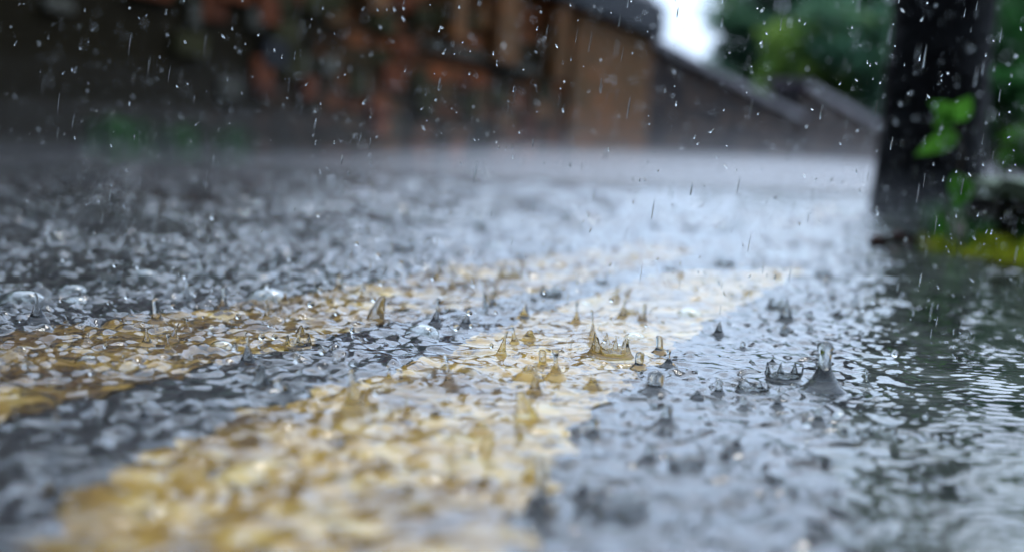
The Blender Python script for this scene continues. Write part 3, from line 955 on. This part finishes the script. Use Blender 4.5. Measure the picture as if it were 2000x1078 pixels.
# the big dark trunk by the kerb
tb = at_depth(1806, 430, 2.95)
tk = empty("roadside_tree", (tb.x, 2.95, 0.0))
tag(tk, "black wet tree trunk standing at the kerb on the right", "tree")
mb = MB()
pts, rad = [], []
N = 34
for i in range(N):
    z = -0.05 + 2.75 * i / (N - 1)
    pts.append((0.018 * math.sin(z * 2.1) * min(z + .05, 1), 0, z))
    rad.append(0.106 - 0.008 * z + 0.014 * math.exp(-max(z, 0) * 9) + random.uniform(-.002, .002))
mb.tube(pts, rad, 30, True, 0.05)
mb.build("trunk", M_BARK, tk, True)
limbs = []
mb = MB()
for k in range(7):
    a = k * 0.9 + random.uniform(-.2, .2); ln = random.uniform(.7, 1.2)
    e = Vector((math.cos(a) * ln, math.sin(a) * ln, 2.6 + random.uniform(.3, .9)))
    mb.tube([(0, 0, 2.45), tuple(e * .5 + Vector((0, 0, 1.35))), tuple(e)], [.06, .04, .012], 8); limbs.append(e)
mb.build("limb", M_BARK, tk, True)
leaf_cloud("crown", M_LEAF_D, tk, [(e + Vector((random.uniform(-.2, .2), random.uniform(-.2, .2), random.uniform(-.1, .3))), random.uniform(.25, .4)) for e in limbs for _ in range(3)], 110, .045)

# ------------------------------------------------------------------ right verge
edge = [(1.05, -0.6), (0.72, 0.4), (0.585, 1.05), (0.525, 1.40), (0.535, 1.62), (0.50, 1.82), (0.49, 1.94), (0.60, 2.10), (0.70, 2.5), (0.82, 3.1), (1.2, 4.6), (2.3, 8.5), (5.2, 18.0), (9.0, 30.0)]
def edge_x(y):
    for (a, b_) in zip(edge[:-1], edge[1:]):
        if a[1] <= y <= b_[1]:
            return a[0] + (b_[0] - a[0]) * (y - a[1]) / (b_[1] - a[1])
    return edge[-1][0]
yy = np.concatenate([np.linspace(-0.6, 1.2, 30), np.linspace(1.23, 2.6, 70), np.linspace(2.7, 30, 60)])
off = [-0.02, 0.0, 0.02, 0.05, 0.09, 0.14, 0.22, 0.35, 0.6, 1.2, 3.0, 12.0]
prof = [-0.05, -0.02, 0.010, 0.022, 0.030, 0.036, 0.042, 0.046, 0.05, 0.05, 0.06, 0.08]
vs, fs = [], []
for y in yy:
    for o_, z_ in zip(off, prof):
        near = 0.25 if y < 2.05 else 0.7
        vs.append((edge_x(y) + o_ + random.uniform(-.006, .006), y, (z_ + (random.uniform(-.006, .006) if o_ > 0.01 else 0)) * near))
nc = len(off)
for i in range(len(yy) - 1):
    for k in range(nc - 1):
        fs.append((i * nc + k, i * nc + k + 1, (i + 1) * nc + k + 1, (i + 1) * nc + k))
verge = link("verge", mesh_from("verge", vs, fs, M_SOIL, True))
tag(verge, "wet soil verge along the right edge of the road", "verge", kind="structure")

# grey-green silt lying in the gutter under the water
yg = np.concatenate([np.linspace(-0.5, 2.0, 260), np.linspace(2.05, 6, 60)])
vs, fs = [], []
for y in yg:
    x0 = (-0.035 - y * LV.y) / LV.x + random.uniform(-.012, .012)
    x1 = edge_x(y) + 0.03
    x1 = max(x1, x0 + 0.01)
    for k in range(13):
        f = k / 12; x = x0 + (x1 - x0) * f; t = lateral(x, y)
        zr = -GUT * min(max((t + 0.06) / 0.12, 0), 1) ** 1.5
        vs.append((x, y, zr + (0.004 if k else -0.003) + 0.010 * math.sin(f * math.pi) * (0.7 + 0.3 * math.sin(y * 14 + k))))
for i in range(len(yg) - 1):
    for k in range(12):
        fs.append((i * 13 + k, i * 13 + k + 1, (i + 1) * 13 + k + 1, (i + 1) * 13 + k))
tag(link("gutter", mesh_from("gutter", vs, fs, M_SILT, True)), "grey-green silt in the flooded gutter along the verge", "gutter", kind="structure")

# grass and moss on the verge: one mass
def blades(mb, cx, cy, z, n, sp, hmin, hmax):
    for _ in range(n):
        x, y = cx + random.gauss(0, sp), cy + random.gauss(0, sp)
        h = random.uniform(hmin, hmax); w = h * 0.07 + 0.0008; a = random.uniform(0, 6.28); b_ = random.uniform(.1, .7) * h
        dx, dy = math.cos(a), math.sin(a)
        mb.add([(x - dy * w, y + dx * w, z), (x + dy * w, y - dx * w, z), (x + dx * b_ * .4 + dy * w * .7, y + dy * b_ * .4 - dx * w * .7, z + h * .6), (x + dx * b_ * .4 - dy * w * .7, y + dy * b_ * .4 + dx * w * .7, z + h * .6), (x + dx * b_, y + dy * b_, z + h)],
               [(0, 1, 2, 3), (3, 2, 4)])
mb = MB()
for k in range(80):
    y = random.uniform(1.36, 1.80); x = edge_x(y) + random.uniform(0.0, 0.15)
    blades(mb, x, y, 0.002 + min(0.006, (x - edge_x(y)) * .1), 22, 0.010, 0.004, random.uniform(0.010, 0.032))
for k in range(60):
    y = random.uniform(0.3, 1.36); x = edge_x(y) + random.uniform(0.01, 0.2)
    blades(mb, x, y, 0.004, 20, 0.014, 0.006, 0.022)
tag(mb.build("grass", M_MOSS), "yellow-green mossy grass along the kerb below the black stone block", "grass", kind="stuff")
mb = MB()
for k in range(150):
    y = random.uniform(1.8, 3.6); x = edge_x(y) + random.uniform(0.03, 0.7)
    blades(mb, x, y, 0.012, 18, 0.02, 0.012, 0.045)
tag(mb.build("grass", M_LEAF_D), "green grass on the verge round the dark trunk", "grass", kind="stuff")

# weeds at the foot of the brick building
for (px, n_, lab) in ((175, 150, "bright green weed clump at the foot of the brick building on the far left"), (300, 60, "smaller green weed clump right of the bright one at the wall's foot"), (405, 30, "faint green weed tuft at the wall's foot, third from the left")):
    s = wall_s(px); p_ = WU * s + WV * (W_T + 0.10)
    mb = MB(); blades(mb, 0, 0, 0, n_, 0.055 if n_ > 100 else 0.03, 0.05, 0.15)
    o = mb.build("weed", M_LEAF_D); o.location = (p_.x, p_.y, 0.0)
    tag(o, lab, "weed", "weeds at the wall foot")

# black stone block with lichen top
bx = empty("stone_block", (0.615, 1.80, 0.012), R(-8))
tag(bx, "black stone block with a pale lichen covered top at the right edge", "stone")
def rough_box(name, mat, parent, x0, x1, y0, y1, z0, z1, cuts, amp):
    bm = bmesh.new()
    bmesh.ops.create_cube(bm, size=1.0)
    bmesh.ops.subdivide_edges(bm, edges=bm.edges[:], cuts=cuts, use_grid_fill=True)
    for v in bm.verts:
        v.co = Vector((x0 + (v.co.x + .5) * (x1 - x0), y0 + (v.co.y + .5) * (y1 - y0), z0 + (v.co.z + .5) * (z1 - z0)))
        v.co += Vector((random.uniform(-amp, amp), random.uniform(-amp, amp), random.uniform(-amp, amp)))
    me = bpy.data.meshes.new(name); bm.to_mesh(me); bm.free(); me.materials.append(mat); smooth(me)
    return link(name, me, parent)
rough_box("block", M_BLOCK, bx, 0, .42, 0, .26, -.04, .062, 7, .004)
rough_box("lichen_top", M_BLOCKTOP, bx, -.004, .425, -.008, .262, .063, .082, 9, .006)

# sapling with broad leaves in front of the trunk
sp = empty("sapling", (0.585, 1.90, 0.03))
tag(sp, "small sapling with broad bright green leaves in front of the dark trunk", "sapling")
def loc_of(px, py, y): return at_depth(px, py, y) - Vector(sp.location)
stem_pts = [(0, 0, -.02), tuple(loc_of(1842, 420, 1.9)), tuple(loc_of(1868, 370, 1.9)), tuple(loc_of(1880, 300, 1.9)), tuple(loc_of(1862, 235, 1.9))]
mb = MB(); mb.tube(stem_pts, [.0028, .0024, .002, .0017, .001], 7); mb.build("stem", M_STEM, sp, True)
def leaf(px0, py0, px1, py1, w, y=1.9, tilt=0.25):
    a, b_ = loc_of(px0, py0, y), loc_of(px1, py1, y - 0.01)
    ax = b_ - a; L = ax.length; t = ax.normalized(); side = t.cross(Vector((0, -1, tilt))).normalized(); nrm = side.cross(t)
    mb = MB(); vs, fs = [], []
    M_ = 9
    for i in range(M_ + 1):
        f = i / M_; ww = w * math.sin(math.pi * min(f ** .8, 1)) + .0004
        c = a + ax * f + nrm * (0.10 * L * math.sin(math.pi * f))
        vs += [c - side * ww + nrm * ww * .35, c, c + side * ww + nrm * ww * .35]
    for i in range(M_):
        for k in range(2):
            fs.append((i * 3 + k, i * 3 + k + 1, (i + 1) * 3 + k + 1, (i + 1) * 3 + k))
    mb.add(vs, fs)
    mb.build("leaf", M_LEAF_B, sp, True)
leaf(1860, 238, 1815, 200, .014); leaf(1862, 236, 1898, 188, .013); leaf(1872, 262, 1788, 304, .013)
leaf(1868, 338, 1868, 410, .013); leaf(1878, 345, 1890, 395, .009); leaf(1840, 478, 1832, 408, .006); leaf(1862, 232, 1822, 246, .011)

# dead leaves at the water's edge
for (px, py, L, lab) in ((1742, 478, .05, "dark brown dead leaf at the water's edge left of the grass"), (1778, 474, .042, "reddish brown dead leaf lying between the dark one and the grass"), (1725, 488, .03, "small brown dead leaf nearest the open water")):
    q = ground(px, py, 0.016)
    mb = MB(); vs, fs = [], []
    for i in range(8):
        f = i / 7; w_ = L * .32 * math.sin(math.pi * f) + .0005
        vs += [(-L / 2 + L * f, -w_, .006 * math.sin(f * 5) + .006), (-L / 2 + L * f, 0, .002), (-L / 2 + L * f, w_, .008 * math.cos(f * 4) + .008)]
    for i in range(7):
        for k in range(2): fs.append((i * 3 + k, i * 3 + k + 1, i * 3 + k + 4, i * 3 + k + 3))
    mb.add(vs, fs)
    o = mb.build("dead_leaf", M_DEADLEAF, None, True); o.location = q; o.rotation_euler = (0, 0, random.uniform(-.5, .5))
    tag(o, lab, "leaf", "dead leaves at the water's edge")

# ------------------------------------------------------------------ spray hanging low over the road
def mist(name, x0, x1, y0, y1, z0, z1, dens, label):
    m = bpy.data.materials.new(name)
    m.use_nodes = True
    n, l = m.node_tree.nodes, m.node_tree.links
    n.clear()
    out = n.new("ShaderNodeOutputMaterial"); v = n.new("ShaderNodeVolumePrincipled")
    v.inputs["Color"].default_value = (0.93, 0.95, 1.0, 1)
    v.inputs["Density"].default_value = dens
    l.new(v.outputs["Volume"], out.inputs["Volume"])
    mb = MB(); mb.box(x0, x1, y0, y1, z0, z1)
    o = mb.build(name, m)
    return tag(o, label, "mist", kind="stuff")
for (x0, y0, z1, dn) in ((-7.0, 2.2, 0.06, 0.025), (-0.7, 2.0, 0.045, 0.03), (-0.5, 2.2, 0.07, 0.03), (-0.3, 2.5, 0.092, 0.045), (-0.1, 2.9, 0.108, 0.028), (-7.0, 2.6, 0.16, 0.009), (-7.0, 3.2, 0.28, 0.005)):
    mist("spray_mist", x0, 9.0 + z1, y0, 14 + z1, -0.9 + z1 * 0.1, z1, dn, "pale spray mist hanging low over the flooded road")
